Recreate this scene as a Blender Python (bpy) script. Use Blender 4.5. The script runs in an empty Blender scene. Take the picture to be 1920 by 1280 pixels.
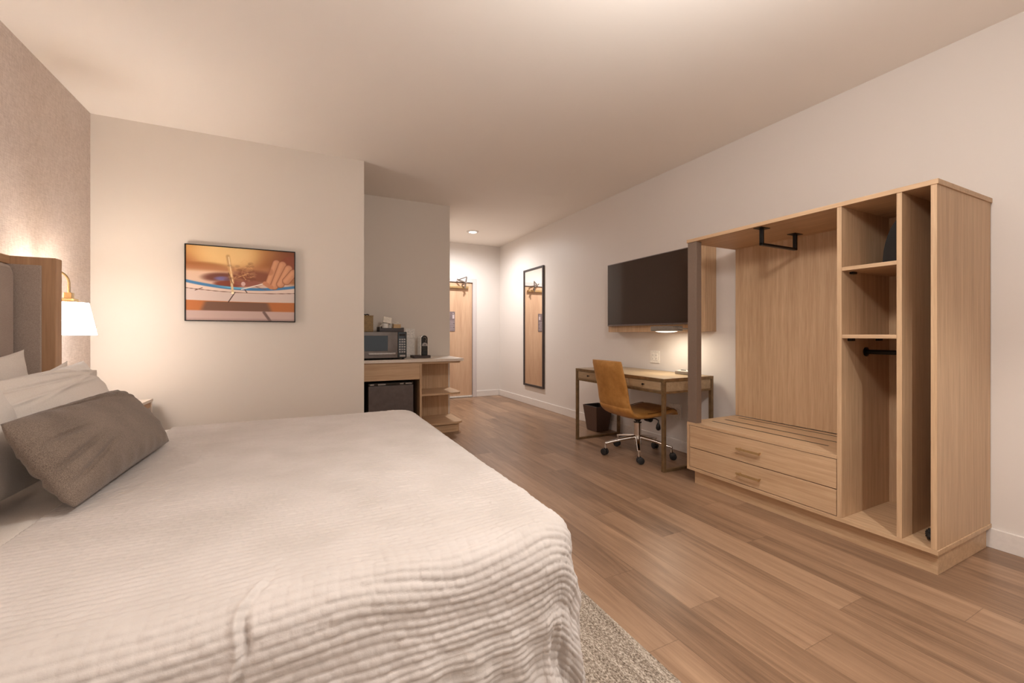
import bpy, bmesh, math, random
import numpy as np
from mathutils import Vector, Matrix
random.seed(7)
C = bpy.context.scene.collection
SC = bpy.context.scene
PI = math.pi

# ------------------------------------------------------------------ camera
F_PX = 784.0; YAW = math.radians(26.39); HC = 1.12; CEIL = 2.745
cam = bpy.data.cameras.new('camera'); camo = bpy.data.objects.new('camera', cam); C.objects.link(camo)
cam.sensor_width = 36; cam.lens = 36 * F_PX / 1920
cam.shift_y = -(640 - 627) / 1920
camo.location = (0, 0, HC); camo.rotation_euler = (PI / 2, 0, -YAW)
cam.clip_start = .02
SC.camera = camo

# ------------------------------------------------------------------ exposure, world, lights
SC.view_settings.view_transform = 'Standard'; SC.view_settings.look = 'None'
SC.view_settings.gamma = 1; SC.view_settings.use_curve_mapping = False
SC.view_settings.exposure = 0.10
W = bpy.data.worlds.new('world'); SC.world = W; W.use_nodes = True
W.node_tree.nodes['Background'].inputs[0].default_value = (.9, .75, .6, 1)
W.node_tree.nodes['Background'].inputs[1].default_value = .05

def light(name, kind, loc, energy, color, radius=.04, spot=None, blend=.3, rot=(0, 0, 0), size=None):
    l = bpy.data.lights.new(name, kind); l.energy = energy; l.color = color
    if kind in ('POINT', 'SPOT'): l.shadow_soft_size = radius
    if kind == 'SPOT': l.spot_size = math.radians(spot); l.spot_blend = blend
    if kind == 'AREA':
        l.shape = 'RECTANGLE'; l.size, l.size_y = size
    o = bpy.data.objects.new(name, l); o.location = loc; o.rotation_euler = rot; C.objects.link(o); return o

WARM = (1.0, .965, .92)
light('downlight_beam', 'SPOT', (1.33, -.39, 2.70), 112, (1, .985, .95), .03, 112, .35)
light('corridor_beam', 'SPOT', (2.38, 6.19, 2.715), 150, (.97, .985, 1.0), .05, 178, 1.0)
light('sconce_bulb', 'POINT', (-1.27, 3.44, 1.20), 48, WARM, .06)
light('sconce_bulb', 'POINT', (-1.27, .30, 1.20), 10, WARM, .06)
light('shelf_lamp_bulb', 'AREA', (2.965, 2.80, 1.135), 2.7, (1, .91, .74), size=(.16, .24))
light('fill_lamp_bulb', 'POINT', (1.05, .72, 2.2), 60, (1, .99, .97), .12)  # added fill bulb out of view, lifts the overall room brightness
light('near_fill_light', 'AREA', (.9, -2.05, 1.45), 14, (1, .98, .96), size=(3.0, 1.7), rot=(PI / 2, 0, 0))  # added fill from behind the camera, not a known window

# ------------------------------------------------------------------ materials
def s2l(c):
    return tuple(((v / 255) / 12.92 if v / 255 <= .04045 else ((v / 255 + .055) / 1.055) ** 2.4) for v in c) + (1,)
class NT:
    def __init__(s, name):
        s.m = bpy.data.materials.new(name); s.m.use_nodes = True
        s.t = s.m.node_tree; s.b = s.t.nodes['Principled BSDF']
    def n(s, typ, **kw):
        nd = s.t.nodes.new(typ)
        for k, v in kw.items(): setattr(nd, k, v)
        return nd
    def l(s, a, b): s.t.links.new(a, b)
    def val(s, op, a, b=None, c=None):
        nd = s.n('ShaderNodeMath', operation=op)
        for i, x in enumerate((a, b, c)):
            if x is None: continue
            if isinstance(x, (int, float)): nd.inputs[i].default_value = x
            else: s.l(x, nd.inputs[i])
        return nd.outputs[0]
    def coord(s, scale=(1, 1, 1), obj=False):
        tc = s.n('ShaderNodeTexCoord' if obj else 'ShaderNodeNewGeometry')
        mp = s.n('ShaderNodeMapping'); mp.inputs['Scale'].default_value = scale
        s.l(tc.outputs['Object'] if obj else tc.outputs['Position'], mp.inputs[0]); return mp.outputs[0]
    def noise(s, vec, scale=1, detail=3, rough=.5, dist=0):
        nd = s.n('ShaderNodeTexNoise'); nd.inputs['Scale'].default_value = scale
        nd.inputs['Detail'].default_value = detail; nd.inputs['Roughness'].default_value = rough
        nd.inputs['Distortion'].default_value = dist
        s.l(vec, nd.inputs['Vector']); return nd.outputs['Fac']
    def ramp(s, fac, stops):
        nd = s.n('ShaderNodeValToRGB'); el = nd.color_ramp.elements
        while len(el) < len(stops): el.new(.5)
        for e, (p, c) in zip(el, stops): e.position = p; e.color = s2l(c)
        s.l(fac, nd.inputs[0]); return nd.outputs[0]
    def mix(s, fac, a, b, mode='MIX'):
        nd = s.n('ShaderNodeMix', data_type='RGBA', blend_type=mode)
        for sock, x in ((nd.inputs[0], fac), (nd.inputs[6], a), (nd.inputs[7], b)):
            if isinstance(x, (int, float)): sock.default_value = x
            elif isinstance(x, tuple): sock.default_value = x
            else: s.l(x, sock)
        return nd.outputs[2]
    def bump(s, h, strength=.3, dist=.002):
        nd = s.n('ShaderNodeBump'); nd.inputs['Strength'].default_value = strength
        nd.inputs['Distance'].default_value = dist; s.l(h, nd.inputs['Height']); s.l(nd.outputs[0], s.b.inputs['Normal'])
    def set(s, col=None, rough=None, metal=None, spec=None):
        if col is not None:
            if isinstance(col, tuple): s.b.inputs['Base Color'].default_value = col if len(col) == 4 else s2l(col)
            else: s.l(col, s.b.inputs['Base Color'])
        if rough is not None: s.b.inputs['Roughness'].default_value = rough
        if metal is not None: s.b.inputs['Metallic'].default_value = metal
        if spec is not None: s.b.inputs['Specular IOR Level'].default_value = spec
        return s

def m_plain(name, col, rough=.5, metal=0, spec=.5, var=.04, sc=60, bmp=0):
    t = NT(name); f = t.noise(t.coord(), sc, 3)
    dk = tuple(max(0, v * (1 - var * 1.6)) for v in col); lt = tuple(min(255, v * (1 + var)) for v in col)
    t.set(t.ramp(f, [(.3, dk), (.7, lt)]), rough, metal, spec)
    if bmp: t.bump(f, bmp, .001)
    return t.m
def m_wood(name, dark, light_, scale, rough=.45, spec=.35):
    # scale: noise frequency on x, y, z; lowest along the grain
    t = NT(name); f1 = t.noise(t.coord(scale), 1, 4, .6, .4)
    f2 = t.noise(t.coord(tuple(v * 5 for v in scale)), 1, 2, .5)
    f3 = t.noise(t.coord((1.3, 1.3, 1.3)), 1, 1)
    f = t.val('ADD', t.val('MULTIPLY', f1, .55), t.val('ADD', t.val('MULTIPLY', f2, .3), t.val('MULTIPLY', f3, .15)))
    t.set(t.ramp(f, [(.32, dark), (.68, light_)]), rough, 0, spec); t.bump(f2, .12, .0006)
    return t.m
OAK_D, OAK_L = (178, 142, 108), (214, 180, 144)
M = {}
M['oak_v'] = m_wood('oak_vertical', OAK_D, OAK_L, (45, 45, 1.6))
M['oak_y'] = m_wood('oak_along_y', OAK_D, OAK_L, (45, 1.6, 45))
M['oak_x'] = m_wood('oak_along_x', OAK_D, OAK_L, (1.6, 45, 45))
M['head_v'] = m_wood('headboard_wood', (164, 124, 92), (200, 160, 124), (30, 30, 1.3), .5)
M['head_y'] = m_wood('headboard_wood_rail', (164, 124, 92), (200, 160, 124), (30, 1.3, 30), .5)
M['door_v'] = m_wood('door_wood', (186, 146, 116), (214, 178, 146), (14, 14, .8), .45)
M['desk_wood'] = m_wood('desk_grey_wood', (152, 128, 98), (190, 164, 132), (30, 2, 30), .4)
M['bronze'] = m_plain('desk_bronze', (138, 112, 80), .38, .55, .5, .08, 20)
M['post'] = m_plain('post_dark_bronze', (128, 108, 94), .5, .1, .4, .01)
M['black_metal'] = m_plain('black_metal', (22, 20, 19), .4, .5, .5)
M['black_plastic'] = m_plain('black_plastic', (20, 19, 19), .35)
M['rubber'] = m_plain('caster_rubber', (34, 31, 30), .6, bmp=.1)
M['chrome'] = m_plain('chrome', (225, 220, 214), .12, 1.0, .5, .01)
M['steel'] = m_plain('brushed_steel', (150, 142, 136), .36, 1.0, .5, .04)
M['dark_steel'] = m_plain('dark_brushed_steel', (104, 94, 88), .3, .8, .5, .06, 12)
M['brass'] = m_plain('antique_brass', (186, 160, 118), .28, 1.0, .5, .04)
M['pull'] = m_plain('handle_brass', (182, 148, 102), .38, .5, .5, .04)
M['white_plastic'] = m_plain('white_plastic', (232, 224, 214), .4)
M['white_trim'] = m_plain('white_trim', (226, 216, 208), .45, var=.01)
M['grey_trim'] = m_plain('door_frame_paint', (206, 194, 190), .45, var=.01)
M['laminate'] = m_plain('counter_top_laminate', (224, 208, 192), .35, var=.02, sc=90)
M['night_white'] = m_plain('nightstand_top', (222, 208, 194), .4, var=.02)
M['night_grey'] = m_plain('nightstand_grey', (112, 98, 90), .5)
M['bin_out'] = m_plain('bin_brown_leatherette', (92, 66, 54), .5, bmp=.05)
M['bin_in'] = m_plain('bin_liner', (28, 22, 20), .5)
M['fridge'] = m_plain('fridge_door_grey', (98, 86, 82), .42, .3, .5, .05, 20)
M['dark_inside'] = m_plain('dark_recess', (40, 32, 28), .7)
M['ceramic'] = m_plain('white_ceramic', (240, 232, 222), .25)
M['paper'] = m_plain('paper', (236, 226, 212), .8)
M['tan_box'] = m_plain('tan_box', (150, 116, 62), .5, var=.06)
M['tissue_tan'] = m_plain('tan_carton', (205, 168, 122), .6)
M['tray_dark'] = m_plain('dark_tray', (62, 46, 40), .45)
M['glossy_black'] = m_plain('glossy_black', (12, 12, 13), .08, 0, .6)
M['screen'] = m_plain('tv_screen_glass', (60, 45, 37), .09, 0, .6, .01)
M['tv_frame'] = m_plain('tv_bezel', (120, 108, 104), .3, .5)
M['mirror_frame'] = m_plain('mirror_frame_metal', (74, 66, 64), .4, .4)
M['shelf_lamp'] = m_plain('lamp_shade_grey_metal', (140, 130, 120), .4, .2)

def mk_leather():
    t = NT('tan_leather'); v = t.coord()
    f = t.noise(v, 9, 5, .65); f2 = t.noise(v, 240, 2)
    t.set(t.ramp(f, [(.3, (166, 114, 54)), (.55, (190, 136, 72)), (.75, (206, 154, 90))]), .42, 0, .4); t.bump(f2, .25, .0008); return t.m
M['leather'] = mk_leather()
def mk_fabric(name, c1, c2, sc=420, b=.5, rough=.9, mottle=8):
    t = NT(name); f = t.noise(t.coord(), sc, 2, .7); f2 = t.noise(t.coord(), mottle, 3)
    col = t.ramp(t.val('ADD', t.val('MULTIPLY', f, .8), t.val('MULTIPLY', f2, .2)), [(.34, c1), (.66, c2)])
    t.set(col, rough, 0, .2); t.b.inputs['Sheen Weight'].default_value = .15; t.bump(f, b, .001); return t.m
M['upholstery'] = mk_fabric('headboard_grey_upholstery', (160, 142, 130), (184, 166, 153), 260, .12, .6)
M['lumbar'] = mk_fabric('grey_woven_cushion', (86, 72, 62), (146, 128, 114), 520, .6)
M['linen'] = mk_fabric('white_cotton', (214, 202, 191), (226, 216, 207), 300, .05, .8)
M['rug'] = None
def mk_quilt():
    t = NT('white_matelasse'); f = t.noise(t.coord(), 260, 3, .6)
    f2 = t.noise(t.coord(), 5, 2)
    t.set(t.ramp(f2, [(.3, (188, 177, 169)), (.7, (200, 189, 182))]), .9, 0, .15); t.bump(f, .35, .0015)
    t.b.inputs['Sheen Weight'].default_value = .1; return t.m
M['quilt'] = mk_quilt()
def mk_paint(name, c, rough=.7, b=.05):
    t = NT(name); f = t.noise(t.coord(), 180, 2)
    f2 = t.noise(t.coord(), .8, 1)
    d = tuple(v * .985 for v in c); t.set(t.ramp(f2, [(.3, d), (.7, c)]), rough, 0, .3); t.bump(f, b, .0006); return t.m
M['wall'] = mk_paint('wall_paint_greige', (222, 211, 199), .6)
M['wall2'] = mk_paint('wall_paint_light', (224, 214, 206), .45)
M['ceil'] = mk_paint('ceiling_paint', (244, 235, 226), .8)
def mk_paper():
    t = NT('woven_wallcovering')
    a = t.noise(t.coord((1, 30, 330)), 1, 2, .6); b = t.noise(t.coord((1, 330, 30)), 1, 2, .6)
    c = t.noise(t.coord((1, 6, 6)), 1, 3)
    f = t.val('MULTIPLY', t.val('ADD', a, b), .5)
    g = t.val('ADD', t.val('MULTIPLY', f, .92), t.val('MULTIPLY', c, .08))
    t.set(t.ramp(g, [(.36, (192, 174, 162)), (.62, (224, 209, 198))]), .75, 0, .2); t.bump(f, .8, .002); return t.m
M['paper_wall'] = mk_paper()
def mk_floor():
    t = NT('wood_plank_floor'); g = t.n('ShaderNodeNewGeometry'); sx = t.n('ShaderNodeSeparateXYZ'); t.l(g.outputs['Position'], sx.inputs[0])
    PW, PL = .18, 1.22
    u = t.val('DIVIDE', t.val('ADD', sx.outputs[0], 8 - .05), PW); row = t.val('FLOOR', u); fu = t.val('FRACT', u)
    wn = t.n('ShaderNodeTexWhiteNoise', noise_dimensions='1D'); t.l(row, wn.inputs['W'])
    v = t.val('ADD', t.val('DIVIDE', t.val('ADD', sx.outputs[1], 20), PL), t.val('MULTIPLY', wn.outputs['Value'], 7.0)); col = t.val('FLOOR', v); fv = t.val('FRACT', v)
    cb = t.n('ShaderNodeCombineXYZ'); t.l(row, cb.inputs[0]); t.l(col, cb.inputs[1])
    wn2 = t.n('ShaderNodeTexWhiteNoise', noise_dimensions='3D'); t.l(cb.outputs[0], wn2.inputs['Vector'])
    pid = wn2.outputs['Value']
    def gr(sx_, sy_, det, dist, k):
        c2 = t.n('ShaderNodeCombineXYZ'); t.l(t.val('MULTIPLY', sx.outputs[0], sx_), c2.inputs[0]); t.l(t.val('MULTIPLY', sx.outputs[1], sy_), c2.inputs[1]); t.l(t.val('MULTIPLY', pid, k), c2.inputs[2])
        return t.noise(c2.outputs[0], 1, det, .6, dist)
    a = gr(22, 1.5, 5, 1.2, 91); b = gr(150, 5, 3, .3, 57); c_ = gr(7, .7, 3, .8, 33)
    f = t.val('ADD', t.val('ADD', t.val('MULTIPLY', a, .42), t.val('MULTIPLY', b, .2)), t.val('ADD', t.val('MULTIPLY', c_, .38), t.val('MULTIPLY', t.val('SUBTRACT', pid, .5), .16)))
    base = t.ramp(f, [(.28, (104, 78, 60)), (.42, (132, 102, 79)), (.54, (153, 120, 94)), (.72, (177, 143, 114))])
    e1 = t.val('LESS_THAN', fu, .012); e2 = t.val('LESS_THAN', fv, .0022); gap = t.val('MAXIMUM', e1, e2)
    colr = t.mix(t.val('MULTIPLY', gap, .45), base, s2l((84, 62, 46)))
    t.set(colr, .34, 0, .45); t.bump(t.val('SUBTRACT', b, gap), .25, .0012); return t.m
M['floor'] = mk_floor()
def mk_rug():
    t = NT('flatweave_rug'); vo = t.n('ShaderNodeTexVoronoi'); vo.inputs['Scale'].default_value = 1
    t.l(t.coord((190, 110, 60)), vo.inputs['Vector'])
    st = t.noise(t.coord((45, 3, 1)), 1, 2); f = t.noise(t.coord((170, 90, 1)), 1, 2, .8)
    g = t.val('ADD', t.val('MULTIPLY', f, .75), t.val('MULTIPLY', st, .25))
    t.set(t.ramp(g, [(.36, (92, 78, 66)), (.5, (160, 144, 128)), (.64, (214, 200, 184))]), .95, 0, .1); t.bump(vo.outputs['Distance'], .9, .004); return t.m
M['rug'] = mk_rug()
def emis(name, col, k):
    t = NT(name); t.set((235, 225, 210), .6)
    t.b.inputs['Emission Color'].default_value = col + (1,); t.b.inputs['Emission Strength'].default_value = k; return t.m
M['shade'] = emis('lit_fabric_shade', (1, .965, .93), 23.0)
M['led'] = emis('lit_diffuser', (1, .96, .92), 14)
M['led2'] = emis('lit_lamp_lens', (1, .92, .8), 3.0)
def mk_mirror():
    t = NT('mirror_glass'); t.set((240, 236, 232), .015, 1.0); return t.m
M['mirror'] = mk_mirror()
def mk_attr(name):
    t = NT(name); a = t.n('ShaderNodeVertexColor', layer_name='Col'); t.l(a.outputs[0], t.b.inputs['Base Color']); t.set(None, .45, 0, .3); return t.m
M['print'] = mk_attr('photo_print')

def smst(a, b, x): t = np.clip((x - a) / (b - a), 0, 1); return t * t * (3 - 2 * t)
# ------------------------------------------------------------------ geometry helpers (built in world coordinates)
def nb(): return bmesh.new()
def box(bm, x0, x1, y0, y1, z0, z1, mat=None):
    vs = [bm.verts.new(p) for p in ((x0, y0, z0), (x1, y0, z0), (x1, y1, z0), (x0, y1, z0), (x0, y0, z1), (x1, y0, z1), (x1, y1, z1), (x0, y1, z1))]
    for f in ((0, 3, 2, 1), (4, 5, 6, 7), (0, 1, 5, 4), (1, 2, 6, 5), (2, 3, 7, 6), (3, 0, 4, 7)):
        bm.faces.new([vs[i] for i in f])
    if mat is not None:
        for v in vs: v.co = mat @ v.co
    return bm
def prism(bm, pts, axis, a0, a1, mat=None):
    def mkp(p, a):
        q = list(p); q.insert(axis, a); return Vector(q)
    A = [bm.verts.new(mkp(p, a0)) for p in pts]; B = [bm.verts.new(mkp(p, a1)) for p in pts]
    n = len(pts); bm.faces.new(A[::-1]); bm.faces.new(B)
    for i in range(n): bm.faces.new((A[i], A[(i + 1) % n], B[(i + 1) % n], B[i]))
    if mat is not None:
        for v in A + B: v.co = mat @ v.co
    bmesh.ops.recalc_face_normals(bm, faces=bm.faces[:]); return bm
def tube(bm, pts, r, seg=12, caps=True):
    pts = [Vector(p) for p in pts]; rs = r if isinstance(r, (list, tuple)) else [r] * len(pts); rings = []
    up = None
    for i, p in enumerate(pts):
        d = (pts[min(i + 1, len(pts) - 1)] - pts[max(i - 1, 0)]).normalized()
        if up is None: up = d.orthogonal().normalized()
        up = (up - d * up.dot(d)).normalized(); s = d.cross(up)
        rings.append([bm.verts.new(p + (up * math.cos(2 * PI * k / seg) + s * math.sin(2 * PI * k / seg)) * rs[i]) for k in range(seg)])
    for a, b in zip(rings, rings[1:]):
        for k in range(seg): bm.faces.new((a[k], a[(k + 1) % seg], b[(k + 1) % seg], b[k]))
    if caps: bm.faces.new(rings[0][::-1]); bm.faces.new(rings[-1])
    bmesh.ops.recalc_face_normals(bm, faces=bm.faces[:]); return bm
def lathe(bm, prof, c, seg=32, axis='z'):
    rings = []
    for r, h in prof:
        ring = []
        for k in range(seg):
            a = 2 * PI * k / seg; q = (r * math.cos(a), r * math.sin(a), h)
            if axis == 'x': q = (q[2], q[0], q[1])
            if axis == 'y': q = (q[0], q[2], q[1])
            ring.append(bm.verts.new((c[0] + q[0], c[1] + q[1], c[2] + q[2])))
        rings.append(ring)
    for a, b in zip(rings, rings[1:]):
        for k in range(seg): bm.faces.new((a[k], a[(k + 1) % seg], b[(k + 1) % seg], b[k]))
    if prof[0][0] > 1e-5: bm.faces.new(rings[0][::-1])
    if prof[-1][0] > 1e-5: bm.faces.new(rings[-1])
    bmesh.ops.remove_doubles(bm, verts=bm.verts[:], dist=1e-6)
    bmesh.ops.recalc_face_normals(bm, faces=bm.faces[:]); return bm
def wloc(o):
    v = Vector((0, 0, 0))
    while o: v += o.location; o = o.parent
    return v
def smooth_by(me, ang):
    for p in me.polygons: p.use_smooth = True
    try: me.set_sharp_from_angle(angle=math.radians(ang))
    except Exception: pass
def obj(name, bm, m, parent=None, bevel=0, smooth=None, loc=None, label=None):
    me = bpy.data.meshes.new(name); bm.to_mesh(me); bm.free()
    return finish(name, me, m, parent, bevel, smooth, loc, label)
def finish(name, me, m, parent=None, bevel=0, smooth=None, loc=None, label=None):
    o = bpy.data.objects.new(name, me); C.objects.link(o)
    for mm in (m if isinstance(m, (list, tuple)) else [m]): me.materials.append(mm)
    if parent is not None:
        me.transform(Matrix.Translation(-wloc(parent))); o.parent = parent
    else:
        if loc is None:
            co = [v.co for v in me.vertices]
            mn = [min(c[i] for c in co) for i in range(3)]; mx = [max(c[i] for c in co) for i in range(3)]
            loc = ((mn[0] + mx[0]) / 2, (mn[1] + mx[1]) / 2, mn[2])
        me.transform(Matrix.Translation(-Vector(loc))); o.location = loc
    if smooth is not None: smooth_by(me, smooth)
    if bevel:
        b = o.modifiers.new('bevel', 'BEVEL'); b.width = bevel; b.segments = 2; b.limit_method = 'ANGLE'; b.angle_limit = math.radians(40)
        b.harden_normals = False
    if label: o['label'] = label
    return o
def thing(name, label, cat, loc, group=None):
    o = bpy.data.objects.new(name, None); C.objects.link(o); o.location = loc; o.empty_display_size = .1
    o['label'] = label; o['category'] = cat
    if group: o['group'] = group
    return o
def tag(o, label, cat, group=None):
    o['label'] = label; o['category'] = cat
    if group: o['group'] = group
    return o
def struct(name, bm, m, **kw):
    o = obj(name, bm, m, **kw); o['kind'] = 'structure'; return o
def B(*a): return box(nb(), *a)

# ------------------------------------------------------------------ the room
XL, XR, YF, YN, T = -1.41, 3.24, 7.05, -1.80, .10
YP, XN, YB, XC = 4.13, .50, 5.10, 1.65
struct('floor', B(XL - T, XR + T, YN - T, YF + T, -.1, 0), M['floor'])
struct('ceiling', B(XL - T, XR + T, YN - T, YF + T, CEIL, CEIL + .1), M['ceil'])
struct('wall_left', B(XL - T, XL, YN, YP + T, 0, CEIL), M['paper_wall'])
struct('wall_right', B(XR, XR + T, YN, YF + T, 0, CEIL), M['wall2'])
def near_wall():
    bm = nb(); a, b = YN - T, YN
    box(bm, XL - T, -.6, a, b, 0, CEIL); box(bm, 2.4, XR + T, a, b, 0, CEIL); box(bm, -.6, 2.4, a, b, 0, .6); box(bm, -.6, 2.4, a, b, 2.3, CEIL); return bm  # opening added to let the rear fill light in
struct('wall_near', near_wall(), M['wall'])
bm = nb(); a, b = YN - .07, YN - .02
box(bm, -.6, -.55, a, b, .6, 2.3); box(bm, 2.35, 2.4, a, b, .6, 2.3); box(bm, -.55, 2.35, a, b, .6, .65); box(bm, -.55, 2.35, a, b, 2.25, 2.3); box(bm, .88, .92, a, b, .65, 2.25)
struct('fill_opening_frame', bm, M['white_trim'], bevel=.003)  # unseen frame made up around the opening for the fill light
struct('wall_picture_side', B(XL, XN, YP, YB + T, 0, CEIL), M['wall'])
struct('wall_niche_back', B(XN, XC, YB, YF + T, 0, CEIL), M['wall'])
def far_wall():
    bm = nb(); box(bm, XC, 1.71, YF, YF + T, 0, CEIL); box(bm, 2.778 - .036, XR, YF, YF + T, 0, CEIL); box(bm, 1.71, 2.742, YF, YF + T, 2.086, CEIL)
    box(bm, 1.60, 2.80, YF + T, YF + T + .02, 0, 2.2); return bm
struct('wall_far', far_wall(), M['wall2'])
def base(x0, x1, y0, y1): return B(x0, x1, y0, y1, 0, .105)
BB = .014
struct('baseboard_right', base(XR - BB, XR, YN, YF - BB), M['white_trim'], bevel=.004)
struct('baseboard_far', base(2.78, XR - BB, YF - BB, YF), M['white_trim'], bevel=.004)
struct('baseboard_picture_side', base(XL, XN, YP - BB, YP), M['white_trim'], bevel=.004)
struct('baseboard_corridor', base(XC, XC + BB, YB, YF - BB), M['white_trim'], bevel=.004)
struct('baseboard_left', base(XL, XL + BB, YN, YP - BB), M['white_trim'], bevel=.004)

# entry door
def door_frame():
    bm = nb(); y0, y1 = YF - .018, YF + .06
    box(bm, 2.706, 2.778, y0, y1, 0, 2.122); box(bm, 1.70, 1.772, y0, y1, 0, 2.122); box(bm, 1.772, 2.706, y0, y1, 2.05, 2.122); return bm
d = obj('door_1', B(1.780, 2.698, YF + .008, YF + .052, .035, 2.04), M['door_v'], bevel=.003); d['kind'] = 'structure'
obj('door_frame', door_frame(), M['grey_trim'], d, bevel=.003, label='pale grey painted frame')
obj('door_sweep', B(1.775, 2.703, YF - .004, YF + .02, .008, .034), M['white_plastic'], d, label='white sweep strip along the bottom')
def closer():
    bm = nb(); box(bm, 2.10, 2.615, YF - .045, YF + .008, 1.935, 1.975); return bm
cl = obj('door_closer', closer(), M['pull'], d, bevel=.005, label='bronze closer box with jointed steel arm')
bm = nb(); tube(bm, [(2.50, YF - .03, 1.97), (2.50, YF - .03, 2.005)], .012); tube(bm, [(2.50, YF - .035, 2.0), (2.535, YF - .17, 2.02), (2.40, YF - .05, 2.09)], .011); tube(bm, [(2.52, YF - .11, 1.93), (2.545, YF - .14, 2.13)], .011); tube(bm, [(2.545, YF - .14, 2.13), (2.43, YF - .03, 2.085)], .008)
obj('closer_arm', bm, M['steel'], cl, smooth=40)
bm = nb(); box(bm, 2.24, 2.375, YF + .001, YF + .0085, 1.176, 1.524)
sg = obj('notice_plate', bm, m_plain('notice_mauve', (122, 104, 104), .5), d, label='mauve printed notice plate')
bm = nb(); box(bm, 2.33, 2.362, YF - .0005, YF + .001, 1.40, 1.47); box(bm, 2.335, 2.35, YF - .0005, YF + .001, 1.485, 1.50)
for k in range(8): box(bm, 2.25, 2.365 - .02 * (k % 3 == 2), YF - .0005, YF + .001, 1.20 + .022 * k, 1.205 + .022 * k)
obj('notice_print', bm, m_plain('notice_pale_print', (196, 180, 180), .5), sg)

# ------------------------------------------------------------------ ceiling downlights
def downlight(c, label):
    t = thing('recessed_downlight', label, 'ceiling light', (c[0], c[1], CEIL - .012), 'recessed ceiling lights')
    obj('trim_ring', lathe(nb(), [(.058, .006), (.062, -.002), (.088, .0), (.095, .012), (.06, .012), (.058, .006)], (c[0], c[1], CEIL - .012), 40), M['white_trim'], t, smooth=50)
    obj('diffuser', lathe(nb(), [(0, 0), (.058, 0), (.058, .006), (0, .006)], (c[0], c[1], CEIL - .008), 32), M['led'], t, label='glowing white lens')
    return t
downlight((2.38, 6.19), 'glowing round recessed downlight in the ceiling before the entry door')
downlight((1.33, -.39), 'round recessed downlight in the ceiling beyond the foot of the bed')

PD = (1.05, .72)
t = thing('added_fill_lamp', 'added unseen fill lamp hanging from the ceiling beside the foot of the bed', 'ceiling light', (PD[0], PD[1], CEIL - .02))  # made-up fixture out of view, carries the added fill bulb
obj('ceiling_plate', lathe(nb(), [(0, 0), (.06, 0), (.065, .02), (0, .02)], (PD[0], PD[1], CEIL - .02), 32), M['white_trim'], t, smooth=40)
obj('cord', tube(nb(), [(PD[0], PD[1], CEIL - .02), (PD[0], PD[1], 2.36)], .004, 8), M['white_trim'], t)
obj('lamp_holder', lathe(nb(), [(0, 0), (.03, 0), (.03, .04), (0, .05)], (PD[0], PD[1], 2.325), 24), M['brass'], t, smooth=40)
# ------------------------------------------------------------------ wardrobe
XW, YA, YE = 2.60, .852, 2.253     # front face, near end, far end
wd = thing('open_wardrobe', 'large light oak open wardrobe with bench, two drawers and dark metal post', 'wardrobe', (2.92, 1.55, 0))
XB = 3.235
obj('plinth', B(2.64, XB - .02, .862, 2.215, 0, .105), M['oak_y'], wd, bevel=.0015)
obj('bottom_panel', B(XW, XB, YA - .004, YE, .105, .127), M['oak_y'], wd, bevel=.0015)
obj('top_panel', B(XW - .004, XB + .003, YA - .006, YE, 1.812, 1.836), M['oak_y'], wd, bevel=.0015)
obj('side_panel', B(XW, XB, YA, .874, .127, 1.812), M['oak_v'], wd, bevel=.0015)
obj('divider', B(XW, XB, .978, .999, .127, 1.812), M['oak_v'], wd, bevel=.0015)
obj('divider', B(XW, XB, 1.233, 1.255, .127, 1.812), M['oak_v'], wd, bevel=.0015)
obj('back_panel', B(3.15, 3.17, 1.255, 2.245, .466, 1.812), M['oak_v'], wd)
obj('back_panel', B(3.12, 3.14, .874, 1.233, .127, 1.812), M['oak_v'], wd)
for z, n in ((1.464, 0), (1.100, 0)):
    obj('shelf', B(XW + .004, 3.12, .999, 1.233, z, z + .02), M['oak_y'], wd, bevel=.001)
# bench with three slots
def bench():
    bm = nb(); z0, z1 = .441, .461
    xs = [XW, 2.771, 2.795, 2.914, 2.938, 3.074, 3.098, XB - .07 - .02 + .004]
    ys = [(None, None), (1.385, 2.175), (1.27, 2.175), (1.27, 2.175)]
    box(bm, xs[0], xs[1], 1.2555, YE, z0, z1); box(bm, xs[2], xs[3], 1.2555, YE, z0, z1); box(bm, xs[4], xs[5], 1.2555, YE, z0, z1); box(bm, xs[6], xs[7], 1.2555, YE, z0, z1)
    for i, (a, b) in enumerate(ys[1:]):
        x0, x1 = xs[1 + 2 * i], xs[2 + 2 * i]
        box(bm, x0, x1, 1.2555, a, z0, z1); box(bm, x0, x1, b, YE, z0, z1)
    bmesh.ops.remove_doubles(bm, verts=bm.verts[:], dist=1e-5)
    return bm
obj('bench_top', bench(), M['oak_y'], wd)
obj('end_panel', B(XW + .0005, XB - .06, 2.233, YE, .127, .441), M['oak_v'], wd, bevel=.001)
for x0, y0 in ((2.771, 1.385), (2.914, 1.27), (3.074, 1.27)):
    obj('slot_shade_strip', B(x0 + .0003, x0 + .0237, y0, 2.175, .442, .4597), M['black_plastic'], wd, label='black strip standing in for the shade inside a bench slot')  # shade inside the slots put in as black filler strips
for z0, z1 in ((.131, .272), (.277, .437)):
    f = obj('drawer', B(XW + .002, XW + .40, 1.259, 2.229, z0, z1), M['oak_y'], wd, bevel=.0012)
    zc = z1 - .075
    bm = nb(); hx = XW - .026
    box(bm, hx - .006, hx + .004, 1.672, 1.832, zc - .0065, zc + .0065)
    for y in (1.685, 1.819): tube(bm, [(hx, y, zc), (XW + .003, y, zc)], .005, 8)
    obj('handle', bm, M['pull'], f, smooth=40, label='slim brass bar handle')
obj('post', B(XW + .003, XW + .055, 2.168, 2.248, .461, 1.812), M['post'], wd, bevel=.002, label='dark bronze square metal post')
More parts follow.
